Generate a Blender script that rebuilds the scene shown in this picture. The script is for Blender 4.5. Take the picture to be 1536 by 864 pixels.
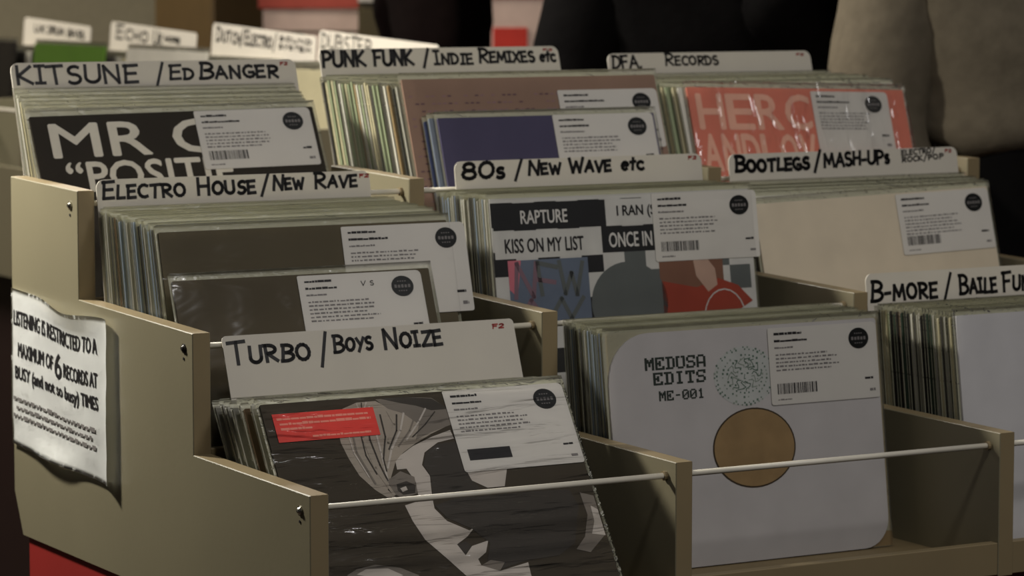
import bpy, bmesh, math, random
from mathutils import Vector, Matrix, noise
random.seed(7)
for _o in list(bpy.data.objects): bpy.data.objects.remove(_o)
S = bpy.context.scene
COL = S.collection
PI = math.pi

# ------------------------------------------------------------------ camera, light, exposure
cam_d = bpy.data.cameras.new('camera'); cam = bpy.data.objects.new('camera', cam_d); COL.objects.link(cam)
CAM = Vector((-1.3604, -2.7918, 0.5182))
YAW, PITCH = 0.51792, 0.10008
cam.location = CAM
cam.rotation_euler = (PI/2 - PITCH, 0, -YAW)
cam_d.sensor_width = 36.0
cam_d.lens = 36.0*4751.13/1536.0
cam_d.clip_start = 0.05
cam_d.dof.use_dof = True
cam_d.dof.focus_distance = 3.30
cam_d.dof.aperture_fstop = 9.0
S.camera = cam

world = bpy.data.worlds.new('world'); S.world = world; world.use_nodes = True
wn = world.node_tree.nodes['Background']
wn.inputs[0].default_value = (0.92, 0.90, 0.86, 1); wn.inputs[1].default_value = 0.035

def area(name, loc, target, size, power, color):
    d = bpy.data.lights.new(name, 'AREA'); d.energy = power; d.color = color; d.shape = 'RECTANGLE'; d.size = size[0]; d.size_y = size[1]
    o = bpy.data.objects.new(name, d); COL.objects.link(o); o.location = loc
    o.rotation_euler = (Vector(target)-Vector(loc)).to_track_quat('-Z', 'Y').to_euler()
    return o
# ceiling lamp behind and to the left of the racks: lights the left panel, the sleeve tops and throws the diagonal shadows
area('ceiling_lamp_back', (-0.44, 1.13, 0.86), (0.3, 0.35, 0), (0.12, 0.12), 24, (1.0, 0.95, 0.84))
# added fill lights: one for the back rack's cards, two for sleeve fronts
area('fill_light_middle', (0.50, 1.95, 1.30), (1.0, 1.9, 0.2), (0.3, 0.3), 26, (1.0, 0.93, 0.84))
area('fill_light_front', (0.9, -2.3, 2.1), (0.6, 0.3, 0), (0.5, 0.5), 21.5, (1.0, 0.97, 0.95))  # added from the front, also for glints on the plastic
area('fill_light_front', (0.1, -1.3, 2.3), (0.5, 0.5, 0), (0.3, 0.3), 14.5, (1.0, 0.96, 0.92))
# added fill light that brightens the far wall and the rear cards
area('fill_light_far', (0.2, 4.2, 2.0), (1.3, 4.6, 0), (0.6, 0.6), 80, (1.0, 0.92, 0.8))

S.view_settings.view_transform = 'Standard'; S.view_settings.look = 'None'
S.view_settings.gamma = 1.0; S.view_settings.exposure = 0.0; S.view_settings.use_curve_mapping = False
S.cycles.transparent_max_bounces = 24

# ------------------------------------------------------------------ materials
def lin(c):
    return tuple(((v/255.0)/12.92 if v/255.0 <= 0.04045 else ((v/255.0+0.055)/1.055)**2.4) for v in c)
MATS = {}
def mat(name, rgb, rough=0.6, var=0.06, scale=30.0, spec=0.3, metal=0.0, bump=0.0, bscale=200.0, stretch=(1,1,1)):
    if name in MATS: return MATS[name]
    m = bpy.data.materials.new(name); m.use_nodes = True; nt = m.node_tree; b = nt.nodes['Principled BSDF']
    c = lin(rgb)
    tc = nt.nodes.new('ShaderNodeTexCoord'); mp = nt.nodes.new('ShaderNodeMapping'); mp.inputs['Scale'].default_value = stretch
    nt.links.new(tc.outputs['Object'], mp.inputs['Vector'])
    n = nt.nodes.new('ShaderNodeTexNoise'); n.inputs['Scale'].default_value = scale; n.inputs['Detail'].default_value = 5
    nt.links.new(mp.outputs[0], n.inputs['Vector'])
    r = nt.nodes.new('ShaderNodeValToRGB')
    r.color_ramp.elements[0].position = 0.3; r.color_ramp.elements[1].position = 0.7
    r.color_ramp.elements[0].color = tuple(max(0, v*(1-var)) for v in c)+(1,)
    r.color_ramp.elements[1].color = tuple(min(1, v*(1+var)) for v in c)+(1,)
    nt.links.new(n.outputs['Fac'], r.inputs['Fac']); nt.links.new(r.outputs['Color'], b.inputs['Base Color'])
    b.inputs['Roughness'].default_value = rough; b.inputs['Metallic'].default_value = metal
    b.inputs['Specular IOR Level'].default_value = spec
    if bump > 0:
        n2 = nt.nodes.new('ShaderNodeTexNoise'); n2.inputs['Scale'].default_value = bscale; n2.inputs['Detail'].default_value = 4
        bp = nt.nodes.new('ShaderNodeBump'); bp.inputs['Strength'].default_value = bump; bp.inputs['Distance'].default_value = 0.002
        nt.links.new(mp.outputs[0], n2.inputs['Vector']); nt.links.new(n2.outputs['Fac'], bp.inputs['Height']); nt.links.new(bp.outputs[0], b.inputs['Normal'])
    MATS[name] = m; return m

def plastic(name, tint, diffuse, gloss, rough, bump, bscale, stretch=(1,1,1), dist=0.004):
    """thin polythene: mostly clear, a little milky, glossy with creases"""
    if name in MATS: return MATS[name]
    m = bpy.data.materials.new(name); m.use_nodes = True; nt = m.node_tree; nt.nodes.clear()
    out = nt.nodes.new('ShaderNodeOutputMaterial'); tr = nt.nodes.new('ShaderNodeBsdfTransparent')
    df = nt.nodes.new('ShaderNodeBsdfDiffuse'); df.inputs['Color'].default_value = lin(tint)+(1,)
    gl = nt.nodes.new('ShaderNodeBsdfGlossy'); gl.inputs['Roughness'].default_value = rough
    fr = nt.nodes.new('ShaderNodeFresnel'); fr.inputs['IOR'].default_value = 1.45
    ml = nt.nodes.new('ShaderNodeMath'); ml.operation = 'MULTIPLY'; ml.inputs[1].default_value = gloss
    m1 = nt.nodes.new('ShaderNodeMixShader'); m1.inputs[0].default_value = diffuse
    m2 = nt.nodes.new('ShaderNodeMixShader')
    tc = nt.nodes.new('ShaderNodeTexCoord'); mp = nt.nodes.new('ShaderNodeMapping'); mp.inputs['Scale'].default_value = stretch
    n = nt.nodes.new('ShaderNodeTexNoise'); n.inputs['Scale'].default_value = bscale; n.inputs['Detail'].default_value = 3; n.inputs['Distortion'].default_value = 0.6
    bp = nt.nodes.new('ShaderNodeBump'); bp.inputs['Strength'].default_value = bump; bp.inputs['Distance'].default_value = dist
    L = nt.links.new
    L(tc.outputs['Object'], mp.inputs[0]); L(mp.outputs[0], n.inputs['Vector']); L(n.outputs['Fac'], bp.inputs['Height'])
    L(bp.outputs[0], gl.inputs['Normal']); L(bp.outputs[0], fr.inputs['Normal'])
    L(tr.outputs[0], m1.inputs[1]); L(df.outputs[0], m1.inputs[2]); L(fr.outputs[0], ml.inputs[0]); L(ml.outputs[0], m2.inputs[0])
    L(m1.outputs[0], m2.inputs[1]); L(gl.outputs[0], m2.inputs[2]); L(m2.outputs[0], out.inputs['Surface'])
    MATS[name] = m; return m

M_LAM = mat('beige_laminate', (128, 121, 98), 0.45, 0.035, 6, 0.4, bump=0.05, bscale=120)
M_EDGE = mat('panel_edge_band', (132, 117, 88), 0.5, 0.06, 8, 0.35)
M_CHIP = mat('bin_floor_board', (118, 103, 74), 0.6, 0.08, 25)
M_STEEL = mat('painted_steel_rod', (222, 216, 200), 0.38, 0.05, 40, 0.6)
M_SCREW = mat('zinc_screw', (205, 200, 185), 0.25, 0.05, 60, 0.5, metal=1.0)
M_RED = mat('red_laminate', (150, 44, 40), 0.5, 0.05, 8)
M_CARD = mat('white_card', (196, 190, 178), 0.62, 0.03, 12)
M_CARDG = mat('clear_card', (188, 190, 170), 0.5, 0.03, 12)
M_TAG = mat('price_card_white', (204, 200, 192), 0.5, 0.02, 14)
M_INK = mat('black_marker_ink', (16, 14, 16), 0.5, 0.2, 90)
M_INKR = mat('red_marker_ink', (150, 50, 45), 0.5, 0.1, 60)
M_PRINT = mat('black_print', (30, 28, 30), 0.6, 0.1, 60)
M_GREY = mat('grey_print', (118, 114, 112), 0.6, 0.1, 60)
M_STK = mat('black_round_sticker', (18, 20, 20), 0.45, 0.15, 60)
M_WHITEP = mat('white_print', (205, 200, 190), 0.6, 0.05, 60)
M_PAPER = mat('notice_paper', (246, 247, 245), 0.7, 0.03, 10, bump=0.15, bscale=40)
M_HAZE = plastic('milky_polythene', (206, 204, 178), 0.58, 0.9, 0.22, 0.6, 45, (1, 1, 3))
M_CLEAR = plastic('clear_polythene', (200, 196, 184), 0.005, 0.5, 0.12, 0.35, 10, (1, 1, 1))
M_CREASE = plastic('creased_polythene', (205, 200, 190), 0.05, 1.8, 0.12, 1.0, 7, (6, 1, 1.3), 0.008)
M_WRINK = plastic('wrinkled_polythene', (200, 196, 184), 0.005, 0.9, 0.10, 0.5, 7, (1.2, 1, 3.0), 0.006)
M_FOLDS = plastic('folded_polythene', (200, 198, 190), 0.005, 1.3, 0.10, 1.0, 7, (1.0, 1, 9), 0.008)

# ------------------------------------------------------------------ mesh helpers
def mesh_obj(name, bm, mats, parent=None, loc=(0,0,0), rot=(0,0,0), smooth=False):
    me = bpy.data.meshes.new(name); bm.normal_update(); bm.to_mesh(me); bm.free()
    if not isinstance(mats, (list, tuple)): mats = [mats]
    for m in mats: me.materials.append(m)
    if smooth:
        for p in me.polygons: p.use_smooth = True
    o = bpy.data.objects.new(name, me); COL.objects.link(o)
    o.location = loc; o.rotation_euler = rot
    if parent: o.parent = parent
    return o
def empty(name, loc=(0,0,0), rot=(0,0,0)):
    o = bpy.data.objects.new(name, None); COL.objects.link(o); o.empty_display_size = 0.02
    o.location = loc; o.rotation_euler = rot; return o
def tag(o, label=None, cat=None, group=None, kind=None):
    if label: o['label'] = label
    if cat: o['category'] = cat
    if group: o['group'] = group
    if kind: o['kind'] = kind
    return o
def box(bm, x0, x1, y0, y1, z0, z1, bev=0.0, mi=0):
    r = bmesh.ops.create_cube(bm, size=1.0); vs = r['verts']
    for v in vs:
        v.co = Vector(((x0+x1)/2+v.co.x*(x1-x0), (y0+y1)/2+v.co.y*(y1-y0), (z0+z1)/2+v.co.z*(z1-z0)))
    fs = set(f for v in vs for f in v.link_faces)
    for f in fs: f.material_index = mi
    if bev > 0:
        es = list(set(e for v in vs for e in v.link_edges))
        bmesh.ops.bevel(bm, geom=es, offset=bev, segments=1, affect='EDGES', profile=0.5)
    return vs
def prism(bm, pts, y0, y1, axis='y', mi=0, holes=None):
    """extrude outline pts (a,b): axis y -> (a, y, b); axis x -> (x, a, b)"""
    def P(a, b, t): return (a, t, b) if axis == 'y' else (t, a, b)
    A = [bm.verts.new(P(a, b, y0)) for a, b in pts]; B = [bm.verts.new(P(a, b, y1)) for a, b in pts]
    n = len(pts); fs = [bm.faces.new(A), bm.faces.new(B[::-1])]
    for i in range(n): fs.append(bm.faces.new((A[i], B[i], B[(i+1) % n], A[(i+1) % n])))
    for f in fs: f.material_index = mi
    bmesh.ops.recalc_face_normals(bm, faces=fs)
    return fs
def cyl(bm, p0, p1, r, n=12, mi=0, r2=None):
    p0, p1 = Vector(p0), Vector(p1); d = p1-p0
    q = d.to_track_quat('Z', 'Y').to_matrix().to_4x4(); q.translation = (p0+p1)/2
    res = bmesh.ops.create_cone(bm, cap_ends=True, segments=n, radius1=r, radius2=r if r2 is None else r2, depth=d.length, matrix=q)
    for v in res['verts']:
        for f in v.link_faces: f.material_index = mi
def rounded(x0, x1, z0, z1, r, n=5, corners=(1,1,1,1)):
    """outline clockwise-ish; corners = (bl, br, tr, tl), r may be a list"""
    rs = r if isinstance(r, (list, tuple)) else [r]*4
    out = []
    C = [(x0, z0, PI, 0), (x1, z0, 1.5*PI, 1), (x1, z1, 0, 2), (x0, z1, 0.5*PI, 3)]
    for cx, cz, a0, k in C:
        rr = rs[k]*corners[k]
        if rr <= 0: out.append((cx, cz)); continue
        ox = cx + (rr if k in (0, 3) else -rr); oz = cz + (rr if k in (0, 1) else -rr)
        for i in range(n+1):
            a = a0 + (PI/2)*i/n; out.append((ox+rr*math.cos(a), oz+rr*math.sin(a)))
    return out
def poly(bm, pts, y, mi=0):
    """flat print polygon in the x-z plane facing -y"""
    f = bm.faces.new([bm.verts.new((a, y, b)) for a, b in pts]); f.material_index = mi; return f
def disc(bm, cx, cz, rx, rz, y, n=28, mi=0): return poly(bm, [(cx+rx*math.cos(2*PI*i/n), cz+rz*math.sin(2*PI*i/n)) for i in range(n)], y, mi)
def rect(bm, x0, x1, z0, z1, y, mi=0): return poly(bm, [(x0,z0),(x1,z0),(x1,z1),(x0,z1)], y, mi)
def ribbon(bm, pts, w, y, mi=0):
    for (a, b), (c, d) in zip(pts[:-1], pts[1:]):
        L = math.hypot(c-a, d-b)
        if L < 1e-7: continue
        nx, nz = -(d-b)/L*w/2, (c-a)/L*w/2; ex, ez = (c-a)/L*w*0.4, (d-b)/L*w*0.4
        poly(bm, [(a-ex*0+nx-ex, b+nz-ez), (a-nx-ex, b-nz-ez), (c-nx+ex, d-nz+ez), (c+nx+ex, d+nz+ez)], y, mi)

# ------------------------------------------------------------------ handwriting (marker strokes)
def arc(cx, cy, rx, ry, a0, a1, n=9): return [(cx+rx*math.cos(math.radians(a0+(a1-a0)*i/n)), cy+ry*math.sin(math.radians(a0+(a1-a0)*i/n))) for i in range(n+1)]
G = {
 'A': (.72, [[(0,0),(.36,1),(.70,0)], [(.12,.36),(.60,.36)]]),
 'B': (.62, [[(.08,1.02),(.05,0)], [(.0,1)]+arc(.22,.76,.34,.24,85,-90)+arc(.22,.26,.40,.26,90,-90)+[(.0,.0)]]),
 'C': (.60, [arc(.40,.5,.38,.5,55,300)]),
 'D': (.66, [[(.08,1),(.06,0)], [(-.02,1)]+arc(.16,.5,.48,.5,88,-88)+[(.0,0)]]),
 'E': (.56, [[(.04,1.02),(.04,0)], [(-.04,.98),(.52,1.02)], [(.04,.52),(.46,.54)], [(.02,0),(.54,.03)]]),
 'F': (.54, [[(.06,1.02),(.06,-.02)], [(-.04,.98),(.54,1.02)], [(.04,.52),(.44,.54)]]),
 'G': (.64, [arc(.40,.5,.38,.5,60,330)+[(.62,.42)], [(.38,.42),(.66,.42)]]),
 'H': (.64, [[(.04,1),(.04,0)], [(.60,1.02),(.58,-.02)], [(.04,.5),(.60,.52)]]),
 'I': (.36, [[(.18,1),(.18,0)], [(0,1),(.36,1.01)], [(0,0),(.36,0)]]),
 'i': (.16, [[(.08,1),(.08,0)]]),
 'K': (.62, [[(.05,1.02),(.05,-.02)], [(.58,1),(.08,.46),(.62,0)]]),
 'L': (.50, [[(.05,1.02),(.03,0),(.50,.02)]]),
 'M': (.86, [[(0,0),(.10,1),(.42,.25),(.74,1),(.84,0)]]),
 'N': (.68, [[(.04,0),(.06,1),(.60,0),(.64,1.03)]]),
 'O': (.72, [arc(.36,.5,.34,.48,100,462,14)]),
 'P': (.60, [[(.07,1.02),(.06,-.04)], [(-.02,1)]+arc(.24,.73,.34,.27,88,-90)+[(.06,.44)]]),
 'R': (.64, [[(.07,1.02),(.06,-.02)], [(-.02,1)]+arc(.24,.75,.34,.25,88,-90)+[(.14,.48),(.62,0)]]),
 'S': (.54, [arc(.30,.75,.24,.24,50,250)+arc(.26,.26,.26,.26,75,-140)]),
 'T': (.62, [[(.31,1),(.30,-.02)], [(-.02,.98),(.64,1.03)]]),
 'U': (.66, [[(.04,1)]+arc(.33,.32,.29,.32,180,360)+[(.62,1.02)]]),
 'V': (.66, [[(0,1),(.32,0),(.66,1.02)]]),
 'W': (.92, [[(0,1),(.22,0),(.46,.75),(.68,0),(.92,1.02)]]),
 'X': (.62, [[(0,1),(.60,0)], [(.58,1.02),(.0,0)]]),
 'Y': (.60, [[(0,1),(.30,.5)], [(.60,1.02),(.16,-.05)]]),
 'Z': (.60, [[(.02,.98),(.58,1),(.04,.02),(.62,.03)]]),
 '8': (.62, [arc(.31,.75,.24,.24,90,450,12), arc(.31,.26,.30,.27,90,450,12)]),
 '0': (.70, [arc(.35,.5,.33,.5,90,450,14)]),
 '2': (.54, [arc(.27,.76,.24,.24,160,-40)+[(.02,.02),(.54,.02)]]),
 '6': (.56, [[(.48,1),(.16,.62),(.04,.34)]+arc(.28,.27,.26,.27,170,-190,12)]),
 '/': (.42, [[(.40,1.18),(.04,-.20)]]),
 '-': (.46, [[(.06,.44),(.42,.47)]]),
 ',': (.15, [[(.08,.05),(.02,-.12)]]),
 ':': (.15, [[(.08,.2),(.08,.25)]]),
 'e': (.46, [[(.04,.34),(.40,.38)]+arc(.22,.32,.20,.30,20,310)]),
 't': (.34, [[(.20,.95),(.14,.02)], [(0,.62),(.34,.68)]]),
 'c': (.44, [arc(.26,.32,.24,.32,50,310)]),
 's': (.36, [arc(.20,.47,.15,.16,50,250)+arc(.17,.16,.17,.17,75,-140)]),
}
SMALL = 0.74
def hand_bm(text, bm, x0, x1, zb, h, w, y, caps=None, slope=0.0, rnd=None, mi=0):
    """marker lettering; an upper case letter after '_' is drawn large, others small caps"""
    rnd = rnd or random.Random(len(text)*31)
    cur = 0.0; strokes = []; big = False; i = 0
    while i < len(text):
        ch = text[i]
        if ch == '_': big = True; i += 1; continue
        if ch == ' ': cur += 0.42; i += 1; continue
        if ch == '~': cur += 0.2; i += 1; continue
        gw, ss = G[ch]
        s = 1.0 if (big or ch in '/80-etcs6') else SMALL
        if ch == '-': s = .8
        sl = rnd.uniform(-.05, .10); dz = rnd.uniform(-.04, .04)
        for st in ss: strokes.append([(cur+(a+b*sl)*s*1.05, b*s+dz) for a, b in st])
        cur += gw*s*1.05 + 0.16; big = False; i += 1
    sx = (x1-x0)/(cur-0.16)
    for st in strokes:
        p = [(x0+a*sx, zb+b*h+slope*a*sx) for a, b in st]
        if len(p) == 1: p = [p[0], (p[0][0]+w*.5, p[0][1])]
        ribbon(bm, p, w, y, mi)

def font_mesh(text, w, h, bold=0.0, shear=0.0):
    cu = bpy.data.curves.new('f', 'FONT'); cu.body = text; cu.offset = bold; cu.shear = shear; cu.resolution_u = 3; cu.align_x = 'LEFT'
    o = bpy.data.objects.new('f', cu); me = bpy.data.meshes.new_from_object(o)
    bpy.data.objects.remove(o)
    xs = [v.co.x for v in me.vertices]; ys = [v.co.y for v in me.vertices]
    a, b, c, d = min(xs), max(xs), min(ys), max(ys)
    out = [((v.co.x-a)/(b-a)*w, (v.co.y-c)/(d-c)*h) for v in me.vertices]
    faces = [tuple(p.vertices) for p in me.polygons]; bpy.data.meshes.remove(me); bpy.data.curves.remove(cu)
    return out, faces
def font_bm(bm, text, x0, x1, z0, z1, y, bold=0.0, shear=0.0, mi=0, xf=None, clip=None):
    if bold > 0:
        d = bold*(z1-z0)*.9
        for k, (dx, dz) in enumerate(((d, 0), (-d, 0), (0, d), (0, -d))): font_bm(bm, text, x0+dx, x1+dx, z0+dz, z1+dz, y-.00003*(k+1), 0, shear, mi, xf)
    pts, faces = font_mesh(text, x1-x0, z1-z0, 0.0, shear)
    vs = []
    for a, b in pts:
        p = (x0+a, y, z0+b)
        vs.append(bm.verts.new(xf(*p) if xf else p))
    for f in faces:
        if len(set(f)) < 3: continue
        try: bm.faces.new([vs[k] for k in f]).material_index = mi
        except ValueError: pass
def scribble(bm, x0, x1, z, h, y, rnd, mi=0, gap=0.25):
    """a line of print too small to read: word-sized dashes"""
    x = x0
    while x < x1:
        w = rnd.uniform(0.8, 3.2)*h
        rect(bm, x, min(x+w, x1), z, z+h*rnd.uniform(.65, 1), y, mi); x += w+h*gap*rnd.uniform(.8, 2)

# ------------------------------------------------------------------ pieces of a record
def sheet_grid(w, h, y, nx, nz, amp, seed, bm, mi):
    V = []
    for j in range(nz+1):
        row = []
        for i in range(nx+1):
            x, z = w*i/nx, h*j/nz
            e = min(1, i/5, (nx-i)/5, j/4, (nz-j)/4)
            row.append(bm.verts.new((x, y - e*amp*abs(noise.noise(Vector((x*16+seed, seed*3.1, z*22)))), z)))
        V.append(row)
    for j in range(nz):
        for i in range(nx):
            f = bm.faces.new((V[j][i], V[j][i+1], V[j+1][i+1], V[j+1][i])); f.material_index = mi; f.smooth = True

def cover_bm(w, h, t, front=False, seed=0, amp=0.0012):
    """polythene bag around a sleeve: slot 0 milky, slot 1 clear"""
    bm = bmesh.new(); e = 0.0012 if not front else .0028; top = h+(0.007 if not front else .008)
    y0, y1 = (-t/2-0.0005, t/2+0.0005) if not front else (-t/2-.0022, t/2+.0006)
    P = lambda x, y, z: bm.verts.new((x, y, z))
    a, b, c, d = P(-e,y0,0), P(w+e,y0,0), P(w+e,y0,top), P(-e,y0,top)
    A, B, C_, D = P(-e,y1,0), P(w+e,y1,0), P(w+e,y1,top), P(-e,y1,top)
    bm.faces.new((A, D, C_, B)).material_index = 0
    bm.faces.new((d, c, C_, D)).material_index = 0
    bm.faces.new((a, d, D, A)).material_index = 1
    bm.faces.new((b, B, C_, c)).material_index = 1
    if not front:
        bm.faces.new((a, b, c, d)).material_index = 1
    else:
        b2 = bmesh.new(); sheet_grid(w+2*e, top, y0-0.0008, 30, 24, amp, seed, b2, 1)
        for v in b2.verts: v.co.x -= e
        me = bpy.data.meshes.new('tmp'); b2.to_mesh(me); b2.free(); bm.from_mesh(me); bpy.data.meshes.remove(me)
    return bm

def round_label_text(bm, cx, cz, r, y, mi):
    font_bm(bm, 'o', cx-r*.62, cx-r*.3, cz-r*.16, cz+r*.12, y, 0.02, 0, mi)
    rnd = random.Random(3)
    for k in range(4): rect(bm, cx-r*.2+k*r*.21, cx-r*.06+k*r*.21, cz-r*.15, cz+r*rnd.uniform(.1,.2), y, mi)

def price_card(parent, x, z, y, seed, w=0.150, h=0.080, barcode=True, rows=5, roll=0.0, lab=None, scr=False, bar=False):
    """white price card behind the plastic; origin at its top-left corner"""
    rnd = random.Random(seed)
    bm = bmesh.new(); prism(bm, rounded(0, w, -h, 0, [.003,.003,.006,.002], 3), -0.0004, 0.0)
    c = mesh_obj('price_card', bm, M_TAG, parent, (x, y, z), (0, roll, 0))
    yy = -0.0006
    bm = bmesh.new()
    scribble(bm, .008, .008+rnd.uniform(.030,.045), -.0085, .0030, yy, rnd, 0, .12)
    scribble(bm, .008, .008+rnd.uniform(.035,.060), -.0165, .0028, yy, rnd, 0, .12)
    scribble(bm, .008, .008+rnd.uniform(.025,.045), -.0240, .0022, yy, rnd, 1, .2)
    for k in range(rows):
        scribble(bm, .009, .009+rnd.uniform(.070,.090), -.032-k*.0044, .0021, yy, rnd, 1, .5)
    scribble(bm, w-.020, w-.008, -h+.022, .0032, yy, rnd, 0, .1)
    scribble(bm, w-.014, w-.006, -h+.008, .0042, yy, rnd, 1, .1)
    if bar: rect(bm, .010, .062, -h+.013, -h+.026, yy, 0)
    elif barcode:
        xx = .009
        while xx < .062:
            ww = rnd.choice([.0006,.0008,.0014,.0020]); rect(bm, xx, xx+ww, -h+.012, -h+.024, yy, 0); xx += ww+rnd.choice([.0007,.0010,.0014])
        scribble(bm, .009, .028, -h+.005, .0018, yy, rnd, 1, .3)
    if scr: hand_bm('V S', bm, .078, .094, -.015, .007, .0010, yy)
    mesh_obj('printed_text', bm, [M_PRINT, M_GREY], c)['kind'] = 'stuff'
    bm = bmesh.new(); cyl(bm, (w-.026, -.0004, -.018), (w-.026, -.0010, -.018), 0.0140, 28)
    for v in bm.verts: v.co.z = -.018+(v.co.z+.018)*0.86
    s = mesh_obj('round_sticker', bm, M_STK, c)
    bm = bmesh.new()
    rr = .0140
    for k in range(5): rect(bm, w-.0365+k*.0043, w-.0365+k*.0043+.0030, -.0200, -.0162-(k%2)*.0004, -.0012, 0)
    for k in range(4): rect(bm, w-.0320+k*.0030, w-.0320+k*.0030+.0018, -.0130, -.0118, -.0012, 0); rect(bm, w-.0320+k*.0030, w-.0320+k*.0030+.0018, -.0242, -.0230, -.0012, 0)
    mesh_obj('sticker_print', bm, M_GREY, c)['kind'] = 'stuff'
    if lab: c['label'] = lab
    return c

SLEEVE_T = 0.0030
def sleeve_bm(w, h, t=SLEEVE_T, r=0.0015):
    bm = bmesh.new(); prism(bm, rounded(0, w, 0, h, r, 2), -t/2, t/2); return bm

def lean_rot(lean, twist=0.0, roll=0.0): return (-lean, roll, twist)

def front_record(name, X, Y, Z, lean, w, h, label, cat='record sleeve', color=(60,55,50), roll=0.0, twist=0.0, clear=None, outline=None, art=None, seed=1, amp=.0012, group=None, M=None, rough=.5):
    root = empty(name, (X, Y, Z), lean_rot(lean, twist, roll)); tag(root, label, cat, group)
    m = mat('sleeve_%d_%d_%d' % color, color, .65, 0.05, 18, .12)
    bm = sleeve_bm(w, h) if outline is None else bmesh.new()
    if outline: prism(bm, outline, -SLEEVE_T/2, SLEEVE_T/2)
    sl = mesh_obj('sleeve', bm, m, root)
    if art: art(root, sl)
    mesh_obj('plastic_cover', cover_bm(w, h, SLEEVE_T, True, seed, amp), [M_HAZE, clear or M_CLEAR], root)
    return root

ORD = ['', 'first', 'second', 'third', 'fourth', 'fifth', 'sixth', 'seventh', 'eighth', 'ninth', 'tenth', 'eleventh', 'twelfth', 'thirteenth', 'fourteenth', 'fifteenth']
STACK_MESH = {}
def stack_pieces(w, h):
    k = (round(w, 3), round(h, 3))
    if k not in STACK_MESH:
        bm = sleeve_bm(w, h, .0028); me = bpy.data.meshes.new('sleeve'); bm.normal_update(); bm.to_mesh(me); bm.free()
        bc = cover_bm(w, h, .0028); mc = bpy.data.meshes.new('plastic_cover'); bc.normal_update(); bc.to_mesh(mc); bc.free()
        mc.materials.append(M_HAZE); mc.materials.append(M_CLEAR)
        STACK_MESH[k] = (me, mc, {})
    return STACK_MESH[k]
CN = {'white': (205,202,190), 'pale grey': (165,163,152), 'cream': (190,182,150), 'blue grey': (112,120,132), 'dark grey': (70,68,64), 'black': (24,23,22),
      'brown': (98,78,56), 'tan': (150,128,92), 'pale green': (150,160,128), 'dark green': (42,58,46), 'dark blue': (44,52,80), 'dull red': (120,58,50), 'pale blue': (140,152,165)}
def stack_record(xf, x, y, z, lean, w, h, cname, bin_name, roll=0.0, twist=0.0):
    me, mc, cache = stack_pieces(w, h)
    if cname not in cache:
        m2 = me.copy(); m2.materials.append(mat('stack_'+cname.replace(' ', '_'), CN[cname], .55, .08, 20, .15)); cache[cname] = m2
    root = bpy.data.objects.new('record', None); COL.objects.link(root); root.empty_display_size = .02
    root.matrix_world = xf @ Matrix.Translation((x, y, z)) @ Matrix.Rotation(twist, 4, 'Z') @ Matrix.Rotation(roll, 4, 'Y') @ Matrix.Rotation(-lean, 4, 'X')
    a = bpy.data.objects.new('sleeve', cache[cname]); COL.objects.link(a); a.parent = root
    b = bpy.data.objects.new('plastic_cover', mc); COL.objects.link(b); b.parent = root
    tag(root, '%s-edged record sleeve in plastic filed in %s' % (cname, bin_name), 'record', '%s-edged records filed in %s' % (cname, bin_name))
    return root

def fill_bin(xf, Y, F, W, H, back, front, n, colors, bin_name, seed, k0=0.0, k1=1.0, wj=0.0):
    """back/front = (x, y_bottom, y_top_at_height H, ) relative to tier; records interpolated between them"""
    rnd = random.Random(seed); made = []
    for i in range(n):
        t = k0+(k1-k0)*(i/(n-1) if n > 1 else 0)
        x = back[0]+(front[0]-back[0])*t; yb = back[1]+(front[1]-back[1])*t; yt = back[2]+(front[2]-back[2])*t
        h = back[3]+(front[3]-back[3])*t + rnd.uniform(-.003, .0012)
        lean = math.asin(max(-.9, min(.9, (yt-yb)/h)))
        cn = rnd.choice(colors)
        made.append((cn, stack_record(xf, x+rnd.uniform(0, .003), Y+yb, F+.001, lean, W-rnd.uniform(0,1)*wj, round(h/.003)*.003, cn, bin_name)))
    count = {}
    total = {c: sum(1 for q in made if q[0] == c) for c in colors}
    for cn, o in reversed(made):           # nearest the front first
        count[cn] = k = count.get(cn, 0)+1
        if total[cn] == 1: o['label'] = 'only %s-edged record filed in %s' % (cn, bin_name)
        elif k == 1: o['label'] = 'frontmost %s-edged record filed in %s' % (cn, bin_name)
        else: o['label'] = '%s %s-edged record from the front, filed in %s' % (ORD[k], cn, bin_name)

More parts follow.
